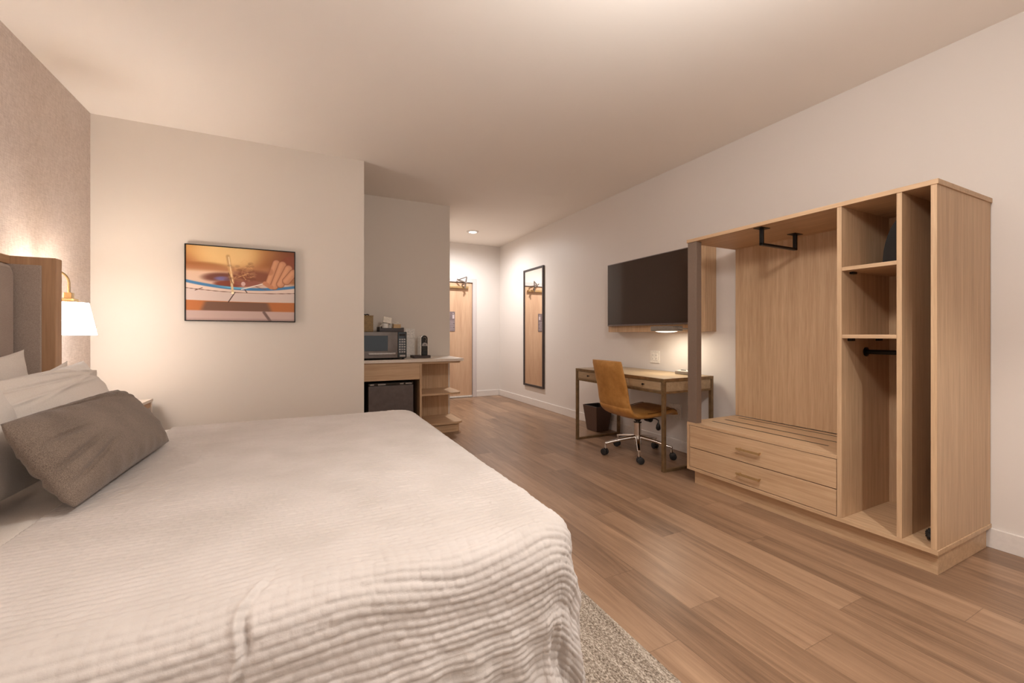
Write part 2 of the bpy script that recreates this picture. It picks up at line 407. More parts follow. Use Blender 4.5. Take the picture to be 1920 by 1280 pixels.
def hang_bar():
    bm = nb(); y = 1.715; zt = 1.812
    for x in (2.665, 3.03):
        box(bm, x - .045, x + .045, y - .028, y + .028, zt - .004, zt)
        box(bm, x - .007, x + .007, y - .012, y + .012, zt - .105, zt - .003)
    box(bm, 2.658, 3.037, y - .012, y + .012, zt - .112, zt - .098); return bm
obj('hanging_bar', hang_bar(), M['black_metal'], wd, bevel=.001, label='black U-shaped hanging bar')
bm = nb(); lathe(bm, [(0, 0), (.026, 0), (.026, .006), (.018, .01), (0, .01)], (2.84, 1.222, 1.023), 20, 'y'); tube(bm, [(2.84, 1.231, 1.023), (2.84, 1.0, 1.023)], .013, 14)
obj('hanging_rod', bm, M['black_metal'], wd, smooth=40, label='short round black rail')
for x in (2.68, 2.98):
    obj('shelf_bracket', B(x - .02, x + .02, 1.215, 1.2325, 1.085, 1.0995), M['black_metal'], wd)
obj('shelf_bracket', B(2.68, 2.72, 1.215, 1.2325, 1.452, 1.4635), M['black_metal'], wd)
obj('shelf_bracket', B(2.70, 3.02, 1.0, 1.02, 1.086, 1.0995), M['black_metal'], wd)
obj('shelf_bracket', B(2.90, 3.05, 1.0, 1.02, 1.453, 1.4635), M['black_metal'], wd)

# iron standing on its heel on the top shelf
ir = thing('steam_iron', 'glossy black clothes iron standing on its heel on the top shelf', 'iron', (2.88, 1.09, 1.484))
def iron_outline(n=26, L=.262, Wd=.125):
    pts = []
    for k in range(n + 1):
        t = k / n; pts.append((Wd / 2 * (1 - t ** 2.3) ** .8, t * L))
    return pts
def iron_slab(x0, x1, k0, k1, yc, z0):
    bm = nb(); o = iron_outline(); rings = []
    N = 6
    for i in range(N + 1):
        s = i / N; k = k0 + (k1 - k0) * s ** 1.5
        ring = [(yc + p[0] * k, z0 + p[1] * (.55 + .45 * k)) for p in o] + [(yc - p[0] * k, z0 + p[1] * (.55 + .45 * k)) for p in o[::-1][1:]]
        rings.append([bm.verts.new((x0 + (x1 - x0) * s, q[0], q[1])) for q in ring])
    n = len(rings[0])
    for a, b in zip(rings, rings[1:]):
        for j in range(n): bm.faces.new((a[j], a[(j + 1) % n], b[(j + 1) % n], b[j]))
    bm.faces.new(rings[0][::-1]); bm.faces.new(rings[-1]); bmesh.ops.recalc_face_normals(bm, faces=bm.faces[:])
    R = Matrix.Translation((2.88, 1.10, 0)) @ Matrix.Rotation(math.radians(21), 4, 'Z') @ Matrix.Translation((-2.88, -1.10, 0))
    bm.transform(R); return bm
obj('soleplate', iron_slab(2.868, 2.875, 1, 1, 1.10, 1.4845), M['glossy_black'], ir, smooth=40)
obj('body', iron_slab(2.875, 2.945, 1.0, .55, 1.10, 1.484), M['glossy_black'], ir, smooth=40)
bm = nb(); tube(bm, [(2.90, 1.10, 1.50), (3.0, 1.10, 1.51), (3.01, 1.10, 1.60), (2.93, 1.10, 1.66)], [.016, .017, .015, .014], 12)
bm.transform(Matrix.Translation((2.88, 1.10, 0)) @ Matrix.Rotation(math.radians(21), 4, 'Z') @ Matrix.Translation((-2.88, -1.10, 0)))
obj('handle', bm, M['black_plastic'], ir, smooth=40)

# small knobbly foot in the narrow slot
def knob_foot():
    bm = nb(); bmesh.ops.create_icosphere(bm, subdivisions=4, radius=1)
    for v in bm.verts:
        n = v.co.normalized(); k = 1 + .10 * math.sin(n.x * 13) * math.sin(n.y * 11) + .06 * math.sin(n.z * 17 + n.x * 9)
        v.co = Vector((n.x * .038, n.y * .024, n.z * .027)) * k + Vector((2.715, .905, .127 + .031))
    zm = min(v.co.z for v in bm.verts)
    for v in bm.verts: v.co.z += .1275 - zm
    return bm
tag(obj('ribbed_black_foot', knob_foot(), M['rubber'], smooth=60), 'small dark ribbed lump on the floor of the narrow wardrobe slot', 'rubber foot')

# ------------------------------------------------------------------ television and its backing panel
tp = thing('oak_panel_box', 'light oak box panel on the wall behind the television', 'wall panel', (3.17, 3.13, 1.147))
obj('front_board', B(3.098, 3.118, 2.493, 3.775, 1.147, 1.90), M['oak_v'], tp, bevel=.0015)
bm = nb(); box(bm, 3.118, XR, 2.493, 2.513, 1.147, 1.90); box(bm, 3.118, XR, 3.755, 3.775, 1.147, 1.90); box(bm, 3.118, XR, 2.513, 3.755, 1.147, 1.167); box(bm, 3.118, XR, 2.513, 3.755, 1.88, 1.90)
obj('side_frame', bm, M['oak_v'], tp, bevel=.001)
tv = thing('television', 'flat black television mounted on the oak wall panel above the desk', 'television', (3.06, 3.15, 1.22))
obj('bezel', B(3.05, 3.092, 2.57, 3.732, 1.212, 1.896), M['tv_frame'], tv, bevel=.003)
obj('screen', B(3.0475, 3.05, 2.58, 3.722, 1.228, 1.888), M['screen'], tv)
obj('wall_mount', B(3.092, 3.0979, 2.9, 3.4, 1.35, 1.75), M['black_metal'], tv)

# lamp under the television
ul = thing('reading_lamp', 'dark grey box-shaped lamp glowing downward below the television', 'wall lamp', (2.96, 2.80, 1.14))
bm = nb(); box(bm, 2.90, 3.03, 2.668, 2.93, 1.15, 1.196)
obj('shade', bm, M['shelf_lamp'], ul, bevel=.006)
bm = nb(); lathe(bm, [(0, -.010), (.05, -.009), (.09, -.005), (.12, 0), (0, 0)], (0, 0, 0), 28); bm.transform(Matrix.Translation((2.965, 2.80, 1.149)) @ Matrix.Diagonal((.52, 1, 1, 1)))
obj('diffuser', bm, M['led2'], ul, smooth=50, label='glowing white lens')
obj('bracket', B(2.95, 3.0975, 2.931, 2.946, 1.157, 1.194), M['shelf_lamp'], ul, bevel=.003)
bm = nb(); tube(bm, [(2.97, 2.67, 1.178), (2.98, 2.61, 1.17), (3.04, 2.56, 1.17), (3.0975, 2.56, 1.17)], .006, 8)
obj('arm', bm, M['shelf_lamp'], ul, smooth=40)

# ------------------------------------------------------------------ wall plates
def outlet(c, w, h, n, axis, label, d=.008, cover=False):
    # axis 'x': on the right wall facing -x ; 'y': on a wall facing -y
    def bx(bm, u0, u1, v0, v1, d0, d1):
        if axis == 'x': box(bm, c[0] - d1, c[0] - d0, c[1] + u0, c[1] + u1, c[2] + v0, c[2] + v1)
        else: box(bm, c[0] + u0, c[0] + u1, c[1] - d1, c[1] - d0, c[2] + v0, c[2] + v1)
    t = thing('power_outlet', label, 'outlet', c, 'wall outlets')
    bm = nb(); bx(bm, -w / 2, w / 2, -h / 2, h / 2, 0, d); obj('cover_plate', bm, M['white_plastic'], t, bevel=.002)
    for i in range(n):
        u = (i - (n - 1) / 2) * .046
        bm = nb(); bx(bm, u - .017, u + .017, -.034, .034, d, d + .003); s = obj('socket', bm, M['ceramic'], t, bevel=.001)
        for v in (.017, -.017):
            for q in (-.006, .006):
                bm = nb(); bx(bm, u + q - .0012, u + q + .0012, v - .005, v + .005, d + .003, d + .0034); obj('slot', bm, M['dark_inside'], s)
    return t
outlet((XR, 3.207, .89), .125, .125, 2, 'x', 'white double outlet plate on the wall above the desk')
outlet((XR, 2.945, .37), .15, .15, 2, 'x', 'white outlet plate low on the wall under the desk', .012)
outlet((1.149, YB, 1.135), .115, .115, 2, 'y', 'white double outlet plate behind the coffee maker counter')
tag(obj('cable_raceway', B(1.10, 1.20, YB - .018, YB, .851, 1.076), M['white_plastic'], bevel=.003), 'white vertical cable cover on the niche wall below the outlet', 'cable cover')

# ------------------------------------------------------------------ mirror
mi = thing('wall_mirror', 'tall narrow mirror in a dark frame on the corridor wall', 'mirror', (3.225, 5.74, .30))
bm = nb(); x0, x1, y0, y1, z0, z1, w = 3.212, XR, 5.425, 6.06, .298, 2.165, .032
box(bm, x0, x1, y0, y0 + w, z0, z1); box(bm, x0, x1, y1 - w, y1, z0, z1); box(bm, x0, x1, y0 + w, y1 - w, z0, z0 + w); box(bm, x0, x1, y0 + w, y1 - w, z1 - w, z1)
obj('frame', bm, M['mirror_frame'], mi, bevel=.002)
obj('glass', B(3.222, 3.226, y0 + w, y1 - w, z0 + w, z1 - w), M['mirror'], mi)

# ------------------------------------------------------------------ desk
DX0, DX1, DY0, DY1, DZ = 2.605, 3.195, 2.485, 3.715, .76
dk = thing('writing_desk', 'grey wood writing desk with drawers and bronze metal frame', 'desk', (2.9, 3.1, 0))
obj('desktop', B(DX0 + .012, DX1 - .01, DY0 + .012, DY1 - .012, DZ - .022, DZ - .001), M['desk_wood'], dk, bevel=.002)
bm = nb(); e = .016
box(bm, DX0, DX0 + .012, DY0, DY1, DZ - .026, DZ); box(bm, DX1 - .01, DX1, DY0, DY1, DZ - .026, DZ); box(bm, DX0 + .012, DX1 - .01, DY0, DY0 + .012, DZ - .026, DZ); box(bm, DX0 + .012, DX1 - .01, DY1 - .012, DY1, DZ - .026, DZ)
obj('edge_trim', bm, M['bronze'], dk, bevel=.001)
L = .028
for y in (DY0, DY1 - L):
    for x in (DX0, DX1 - L): obj('leg', B(x, x + L, y, y + L, 0.001, DZ - .026), M['bronze'], dk, bevel=.002)
    obj('floor_rail', B(DX0 + L, DX1 - L, y, y + L, 0.001, .022), M['bronze'], dk, bevel=.002)
    obj('side_rail', B(DX0 + L, DX1 - L, y + .002, y + L - .002, .636, .655), M['bronze'], dk, bevel=.002)
    obj('side_apron', B(DX0 + L, DX1 - L, y + .008, y + L - .004, .655, DZ - .026), M['desk_wood'], dk)
obj('front_rail', B(DX0 + .004, DX0 + .026, DY0 + L, DY1 - L, .634, .655), M['bronze'], dk, bevel=.002)
obj('back_rail', B(DX1 - .03, DX1 - .01, DY0 + L, DY1 - L, .634, DZ - .026), M['desk_wood'], dk)
obj('apron', B(DX0 + .012, DX0 + .022, DY0 + L, DY1 - L, .655, DZ - .026), M['desk_wood'], dk)
for i in range(3):
    y0 = DY0 + L + .010 + i * .386; y1 = y0 + .374
    f = obj('drawer', B(DX0 + .004, DX0 + .35, y0, y1, .662, .729), M['desk_wood'], dk, bevel=.003)
    obj('knob', lathe(nb(), [(0, -.024), (.008, -.023), (.009, -.017), (.004, -.012), (.004, 0), (0, 0)], (DX0 + .004, (y0 + y1) / 2, .697), 14, 'x'), M['black_metal'], f, smooth=50, label='small dark round knob')
tr = thing('desk_tray', 'low grey tray with white top lying on the right end of the desk', 'tray', (3.10, 2.70, DZ))
obj('tray_body', B(3.04, 3.16, 2.60, 2.77, DZ + .0005, DZ + .028), M['shelf_lamp'], tr, bevel=.003)
obj('white_cover', B(3.05, 3.15, 2.612, 2.758, DZ + .028, DZ + .034), M['paper'], tr)
obj('dark_tab', B(3.07, 3.085, 2.68, 2.73, DZ + .034, DZ + .040), M['black_plastic'], tr, bevel=.002)
obj('dark_tab', B(3.10, 3.13, 2.63, 2.68, DZ + .034, DZ + .042), M['black_plastic'], tr, bevel=.002)

# ------------------------------------------------------------------ waste bin
bn = thing('waste_bin', 'dark brown square tapered waste bin under the left end of the desk', 'waste bin', (3.07, 3.93, 0))
def taper(bm, cx, cy, a0, b0, a1, b1, z0, z1, th=None):
    def ring(a, b, z): return [bm.verts.new((cx + sx * a, cy + sy * b, z)) for sx, sy in ((-1, -1), (1, -1), (1, 1), (-1, 1))]
    r = [ring(a0, b0, z0), ring(a1, b1, z1)]
    if th: r += [ring(a1 - th, b1 - th, z1), ring(a0 - th, b0 - th, z0 + th)]
    for p, q in zip(r, r[1:]):
        for k in range(4): bm.faces.new((p[k], p[(k + 1) % 4], q[(k + 1) % 4], q[k]))
    bm.faces.new(r[0][::-1]); bm.faces.new(r[-1]); bmesh.ops.recalc_face_normals(bm, faces=bm.faces[:]); return bm
BC = (3.085, 3.955)
obj('bin_body', taper(nb(), *BC, .085, .095, .118, .13, .002, .292, .008), M['bin_out'], bn, bevel=.003)
obj('liner', taper(nb(), *BC, .076, .086, .105, .117, .012, .296, .004), M['bin_in'], bn, label='black inner liner')

# ------------------------------------------------------------------ office chair
CH = Vector((2.79, 2.98, 0)); CR = Matrix.Translation(CH) @ Matrix.Rotation(math.radians(-3), 4, 'Z')
ch = thing('office_chair', 'tan leather swivel office chair with chrome five-star base at the desk', 'office chair', CH)
def sweep(prof, W_, h_, seg=44, ex=3.2, close=.0):
    # prof: list of (d, z); sweeps a superellipse cross-section across width
    bm = nb(); rings = []; n = len(prof)
    for i, (d_, z_) in enumerate(prof):
        p = Vector((d_, 0, z_)); a = prof[max(i - 1, 0)]; b = prof[min(i + 1, n - 1)]
        t_ = Vector((b[0] - a[0], 0, b[1] - a[1])).normalized(); nn = Vector((-t_.z, 0, t_.x))
        w = W_(i / (n - 1)); h = h_(i / (n - 1)); ring = []
        for k in range(seg):
            th = 2 * PI * k / seg; c_, s_ = math.cos(th), math.sin(th)
            yy = math.copysign(abs(c_) ** (2 / ex), c_) * w; hh = math.copysign(abs(s_) ** (2 / 2.4), s_) * h
            dish = .018 * (1 - (yy / max(w, 1e-4)) ** 2) * h_(.5) / .02 * 0
            ring.append(bm.verts.new(p + nn * (hh + dish) + Vector((0, yy, 0))))
        rings.append(ring)
    for a, b in zip(rings, rings[1:]):
        for k in range(seg): bm.faces.new((a[k], a[(k + 1) % seg], b[(k + 1) % seg], b[k]))
    bm.faces.new(rings[0][::-1]); bm.faces.new(rings[-1]); bmesh.ops.recalc_face_normals(bm, faces=bm.faces[:]); return bm
def bez(P, n):
    out = []
    for s in range(len(P) // 3):
        a, b, c, d_ = [Vector(q) for q in P[3 * s:3 * s + 4]]
        for k in range(n + (s == len(P) // 3 - 1)):
            t = k / n; out.append(tuple(a * (1 - t) ** 3 + b * 3 * t * (1 - t) ** 2 + c * 3 * t * t * (1 - t) + d_ * t ** 3))
    return out
def endcap(u, k=.02, p=.5):
    return min(1, (max(min(u, 1 - u), 0) / k + .12) ** p)
shell = bez([(-.355, .885), (-.33, .76), (-.295, .68), (-.28, .565), (-.268, .455), (-.225, .415), (-.13, .392)], 14)
bm = sweep(shell, lambda u: .212 + .016 * u - .05 * smst(.72, 1, u), lambda u: .021 * endcap(u, .03) + .004); bm.transform(CR)
obj('backrest', bm, M['leather'], ch, smooth=60)
seat = bez([(-.262, .49), (-.25, .425), (-.21, .400), (-.12, .396), (-.02, .392), (.10, .402), (.17, .416), (.22, .426), (.255, .422), (.275, .392)], 10)
bm = sweep(seat, lambda u: .226 - .006 * u, lambda u: .030 * endcap(u, .03) + .003); bm.transform(CR)
obj('seat', bm, M['leather'], ch, smooth=60)
seam = [Vector((p[0], s * .212, p[1] + .022)) for s in (1,) for p in seat[14:]]
pipm = m_plain('leather_piping', (120, 76, 34), .5)
for s in (-1, 1): obj('seam', tube(nb(), [CR @ Vector((p[0], s * .205, p[1] + .024)) for p in seat[12:]], .0035, 6), pipm, ch, smooth=60, label='darker brown seat piping')
bm = nb(); box(bm, -.07, .07, -.06, .06, .345, .368); lathe(bm, [(.03, .32), (.036, .355), (.036, .36)], (0, 0, 0), 20); tube(bm, [(.05, -.055, .345), (.05, -.12, .345)], .026, 16); bm.transform(CR)
obj('tilt_mechanism', bm, M['black_plastic'], ch, smooth=40)
bm = nb(); tube(bm, [(.05, -.11, .355), (.06, -.17, .36), (.065, -.20, .35), (.06, -.205, .325)], .005, 8)
lathe(bm, [(0, .26), (.012, .264), (.021, .28), (.018, .305), (.007, .33), (0, .33)], (.058, -.205, 0), 14); bm.transform(CR)
obj('lever', bm, M['black_plastic'], ch, smooth=50, label='black height lever with teardrop grip')
bm = nb(); lathe(bm, [(.0, .10), (.034, .10), (.034, .30), (.030, .304), (.030, .31)], (0, 0, 0), 24); bm.transform(CR)
obj('gas_column', bm, M['chrome'], ch, smooth=40)
obj('collar', (lambda b: (b.transform(CR), b)[1])(lathe(nb(), [(.0, .30), (.036, .30), (.036, .308), (.02, .31), (.02, .325), (0, .325)], (0, 0, 0), 24)), M['black_metal'], ch, smooth=40)
ang0 = math.radians(13)
for k in range(5):
    a = ang0 + k * 2 * PI / 5; u = Vector((math.cos(a), math.sin(a), 0)); s = Vector((-u.y, u.x, 0))
    bm = nb(); rings = []
    N = 14
    for i in range(N + 1):
        t = i / N; r = .02 + .288 * t; z = .165 - .055 * t ** 1.3; hw = .026 - .012 * t; hh = .020 - .010 * t
        ctr = CH + u * r + Vector((0, 0, z))
        rings.append([bm.verts.new(ctr + s * (math.copysign(abs(math.cos(th)) ** .8, math.cos(th)) * hw) + Vector((0, 0, math.copysign(abs(math.sin(th)) ** .8, math.sin(th)) * hh))) for th in [2 * PI * j / 16 for j in range(16)]])
    for A_, B_ in zip(rings, rings[1:]):
        for j in range(16): bm.faces.new((A_[j], A_[(j + 1) % 16], B_[(j + 1) % 16], B_[j]))
    bm.faces.new(rings[0][::-1]); bm.faces.new(rings[-1]); bmesh.ops.recalc_face_normals(bm, faces=bm.faces[:])
    tip = CH + u * .303; tube(bm, [tip + Vector((0, 0, .115)), tip + Vector((0, 0, .062))], .0095, 10)
    lg = obj('leg', bm, M['chrome'], ch, smooth=50)
    ca = a + (1.2, .5, -.9, 1.9, .3)[k]; cu = Vector((math.cos(ca), math.sin(ca), 0)); cs = Vector((-cu.y, cu.x, 0))
    cc = tip + cu * .012 + Vector((0, 0, .031)); bm = nb()
    for sgn in (-1, 1): tube(bm, [cc + cs * sgn * .006, cc + cs * sgn * .010, cc + cs * sgn * .022, cc + cs * sgn * .026], [.024, .030, .030, .022], 20)
    tube(bm, [cc - cs * .007, cc + cs * .007], .012, 10)
    box(bm, -.012, .014, -.006, .006, .03, .066, Matrix.Translation(tip) @ Matrix.Rotation(ca, 4, 'Z'))
    obj('caster', bm, M['rubber'], lg, smooth=40, label='black twin-wheel caster')

# ------------------------------------------------------------------ kitchenette counter in the niche
CZ = .85; CY = 4.555
kc = thing('kitchenette_counter', 'white-topped oak counter with open end shelves in the niche', 'counter', (1.1, 4.83, 0))
def rounded(x0, x1, y0, y1, r, n=10, corner='c'):
    # rounded front-right corner (x1, y0)
    pts = [(x0, y1), (x0, y0)]
    for k in range(n + 1):
        a = -PI / 2 + (PI / 2) * k / n; pts.append((x1 - r + r * math.cos(a), y0 + r + r * math.sin(a)))
    pts.append((x1, y1)); return pts
obj('countertop', prism(nb(), rounded(XN, 1.645, CY, YB, .02), 2, CZ - .032, CZ), M['laminate'], kc, bevel=.002, label='off-white laminate top')
obj('top_frame', prism(nb(), rounded(XN + .001, 1.615, CY + .03, YB - .002, .02), 2, CZ - .055, CZ - .032), M['oak_x'], kc)
obj('apron', B(XN + .002, 1.138, 4.585, 4.605, .628, .795), M['oak_x'], kc, bevel=.001)
obj('upright', B(1.138, 1.16, 4.578, YB - .004, 0, .795), M['oak_v'], kc, bevel=.001)
obj('upright', B(XN + .002, XN + .02, 4.60, YB - .004, 0, .628), M['oak_v'], kc)
obj('back_panel', B(1.16, 1.622, YB - .022, YB - .002, .02, .795), M['oak_v'], kc)
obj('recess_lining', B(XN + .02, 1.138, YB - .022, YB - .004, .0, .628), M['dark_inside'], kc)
obj('shelf', prism(nb(), rounded(1.16, 1.64, 4.60, YB - .022, .09), 2, .435, .457), M['oak_x'], kc, bevel=.001)
obj('shelf', prism(nb(), rounded(1.16, 1.655, 4.58, YB - .022, .09), 2, .100, .122), M['oak_x'], kc, bevel=.001)
obj('plinth', prism(nb(), rounded(1.16, 1.62, 4.62, YB - .022, .05), 2, 0, .100), M['oak_x'], kc)

fr = thing('mini_fridge', 'dark grey mini fridge in the recess under the counter', 'fridge', (.84, 4.85, 0))
obj('cabinet', B(.60, 1.078, 4.66, 5.06, .012, .598), M['black_plastic'], fr, bevel=.004)
obj('door', B(.602, 1.076, 4.615, 4.658, .02, .570), M['fridge'], fr, bevel=.004)
obj('top_strip', B(.602, 1.076, 4.618, 4.658, .572, .600), M['glossy_black'], fr, bevel=.003, label='glossy black control strip')
for x0, x1 in ((.62, .66), (.70, .78), (.93, .97), (.99, 1.06)): obj('strip_mark', B(x0, x1, 4.6172, 4.618, .579, .592), M['steel'], fr)
for x in (.64, 1.03):
    for y in (4.69, 5.02): obj('foot', lathe(nb(), [(0, 0.0005), (.015, 0.0005), (.015, .012), (0, .012)], (x, y, 0), 12), M['rubber'], fr)

mw = thing('microwave_oven', 'black and steel microwave oven at the left of the counter', 'microwave', (.76, 4.82, CZ))
obj('housing', B(.516, 1.002, 4.625, 5.03, CZ + .014, 1.150), M['black_plastic'], mw, bevel=.004)
obj('door', B(.516, .905, 4.605, 4.625, CZ + .018, 1.148), M['dark_steel'], mw, bevel=.003, label='brushed steel door')
obj('window', B(.55, .80, 4.602, 4.605, CZ + .095, 1.108), M['glossy_black'], mw, bevel=.002)
obj('control_panel', B(.908, 1.0, 4.605, 4.625, CZ + .018, 1.148), M['glossy_black'], mw, bevel=.002, label='black control panel with grey keys')
bm = nb()
for r in range(6):
    for c_ in range(3): box(bm, .918 + c_ * .025, .936 + c_ * .025, 4.6035, 4.605, CZ + .075 + r * .027, CZ + .09 + r * .027)
box(bm, .925, .985, 4.6035, 4.605, CZ + .03, CZ + .05)
obj('keypad', bm, M['steel'], mw)
obj('display', B(.92, .985, 4.6035, 4.605, 1.105, 1.128), M['dark_inside'], mw)
obj('handle', B(.60, .88, 4.594, 4.604, CZ + .055, CZ + .078), M['steel'], mw, bevel=.003)
for x in (.55, .97):
    for y in (4.65, 5.0): obj('foot', lathe(nb(), [(0, 0.0005), (.014, 0.0005), (.014, .014), (0, .014)], (x, y, CZ), 12), M['rubber'], mw)

tb = thing('canister_box', 'square tan box with a dark lid knob on top of the microwave', 'box', (.60, 4.84, 1.150))
obj('box_body', B(.525, .672, 4.76, 4.92, 1.1505, 1.318), M['tan_box'], tb, bevel=.003)
obj('lid', B(.523, .674, 4.758, 4.922, 1.318, 1.328), M['tan_box'], tb, bevel=.002)
bm = nb(); tube(bm, [(.56, 4.84, 1.334), (.585, 4.84, 1.342), (.60, 4.84, 1.336), (.62, 4.84, 1.342), (.64, 4.84, 1.335)], .006, 8); tube(bm, [(.60, 4.84, 1.328), (.60, 4.84, 1.338)], .006, 8)
obj('lid_knob', bm, M['black_metal'], tb, smooth=40)

st = thing('serving_tray', 'dark brown serving tray on top of the microwave', 'tray', (.866, 4.83, 1.150))
bm = nb(); x0, x1, y0, y1 = .735, 1.0, 4.74, 4.94
box(bm, x0, x1, y0, y1, 1.1505, 1.158); box(bm, x0, x1, y0, y0 + .008, 1.158, 1.192); box(bm, x0, x1, y1 - .008, y1, 1.158, 1.205); box(bm, x0, x0 + .008, y0 + .008, y1 - .008, 1.158, 1.205); box(bm, x1 - .008, x1, y0 + .008, y1 - .008, 1.158, 1.198)
obj('tray_body', bm, M['tray_dark'], st, bevel=.001)
def cup(c, r, h, label):
    t = thing('mug', label, 'mug', c, 'mugs on the serving tray')
    obj('mug_body', lathe(nb(), [(0, 0), (r * .8, 0), (r, h * .2), (r, h), (r - .004, h), (r - .005, h * .2), (0, .006)], c, 24), M['ceramic'], t, smooth=40)
    bm = nb(); tube(bm, [(c[0] - r + .002, c[1], c[2] + h * .25), (c[0] - r - .018, c[1], c[2] + h * .35), (c[0] - r - .02, c[1], c[2] + h * .65), (c[0] - r + .002, c[1], c[2] + h * .8)], .004, 8)
    obj('handle', bm, M['ceramic'], t, smooth=50)
    return t
cup((.805, 4.80, 1.159), .036, .085, 'white mug at the left of the tray under a folded card')
cup((.862, 4.88, 1.159), .030, .082, 'white mug at the back of the tray between card and carton')
tc = obj('tea_carton', B(.892, .972, 4.775, 4.86, 1.159, 1.236), M['tissue_tan'], bevel=.003); tag(tc, 'tan carton with white rim on the right of the tray', 'carton')
obj('rim', B(.89, .974, 4.773, 4.862, 1.236, 1.246), M['paper'], tc, label='white top rim')
tag(obj('sugar_packet', lathe(nb(), [(0, 0), (.014, .002), (.016, .012), (.006, .02), (0, .02)], (.942, 4.82, 1.2465), 12), M['paper'], smooth=50), 'small white packet on top of the tan carton', 'packet')
bm = nb(); Mx = Matrix.Translation((.83, 4.81, 1.282)) @ Matrix.Rotation(math.radians(10), 4, 'Y') @ Matrix.Rotation(math.radians(-30), 4, 'X')
box(bm, -.045, .045, -.0015, .0015, -.038, .038, Mx); box(bm, -.045, .045, .02, .023, -.035, .038, Mx); box(bm, -.045, .045, -.0015, .023, .036, .039, Mx)
tag(obj('folded_card', bm, M['paper']), 'folded white card propped on the mugs', 'card')

cm = thing('coffee_machine', 'slim black and chrome pod coffee machine on the counter', 'coffee machine', (1.24, 4.84, CZ))
obj('base', prism(nb(), rounded(1.115, 1.315, 4.75, 4.95, .03), 2, CZ + .0005, CZ + .03), M['tray_dark'], cm, bevel=.004)
def arch(x0, x1, z0, z1, y0, y1, n=16):
    r = (x1 - x0) / 2; cx = (x0 + x1) / 2; pts = [(x1, z0)] + [(cx + r * math.cos(PI * k / n), z1 - r + r * math.sin(PI * k / n)) for k in range(n + 1)] + [(x0, z0)]
    return prism(nb(), pts, 1, y0, y1)
obj('body', arch(1.202, 1.29, CZ + .03, 1.118, 4.80, 4.94), M['chrome'], cm, smooth=40)
obj('front_panel', arch(1.209, 1.283, CZ + .03, 1.110, 4.795, 4.80), M['glossy_black'], cm)
bm = nb()
pts = [(1.246 + .034 * math.cos(PI * k / 14), .988 + .040 * math.sin(PI * k / 14)) for k in range(15)]
prism(bm, pts, 1, 4.775, 4.795)
obj('pod_head', bm, M['steel'], cm, label='silver half-round dispensing head')
obj('button', lathe(nb(), [(0, -.004), (.007, -.004), (.007, 0), (0, 0)], (1.246, 4.775, 1.002), 14, 'y'), M['black_plastic'], cm)
obj('cup_rest', B(1.216, 1.276, 4.77, 4.80, .882, .935), M['black_plastic'], cm, bevel=.003)
bm = nb(); tube(bm, [(1.228, 4.792, 1.075), (1.24, 4.785, 1.088), (1.255, 4.785, 1.086), (1.262, 4.785, 1.066), (1.255, 4.785, 1.04)], .004, 8)
obj('lever', bm, M['steel'], cm, smooth=50)

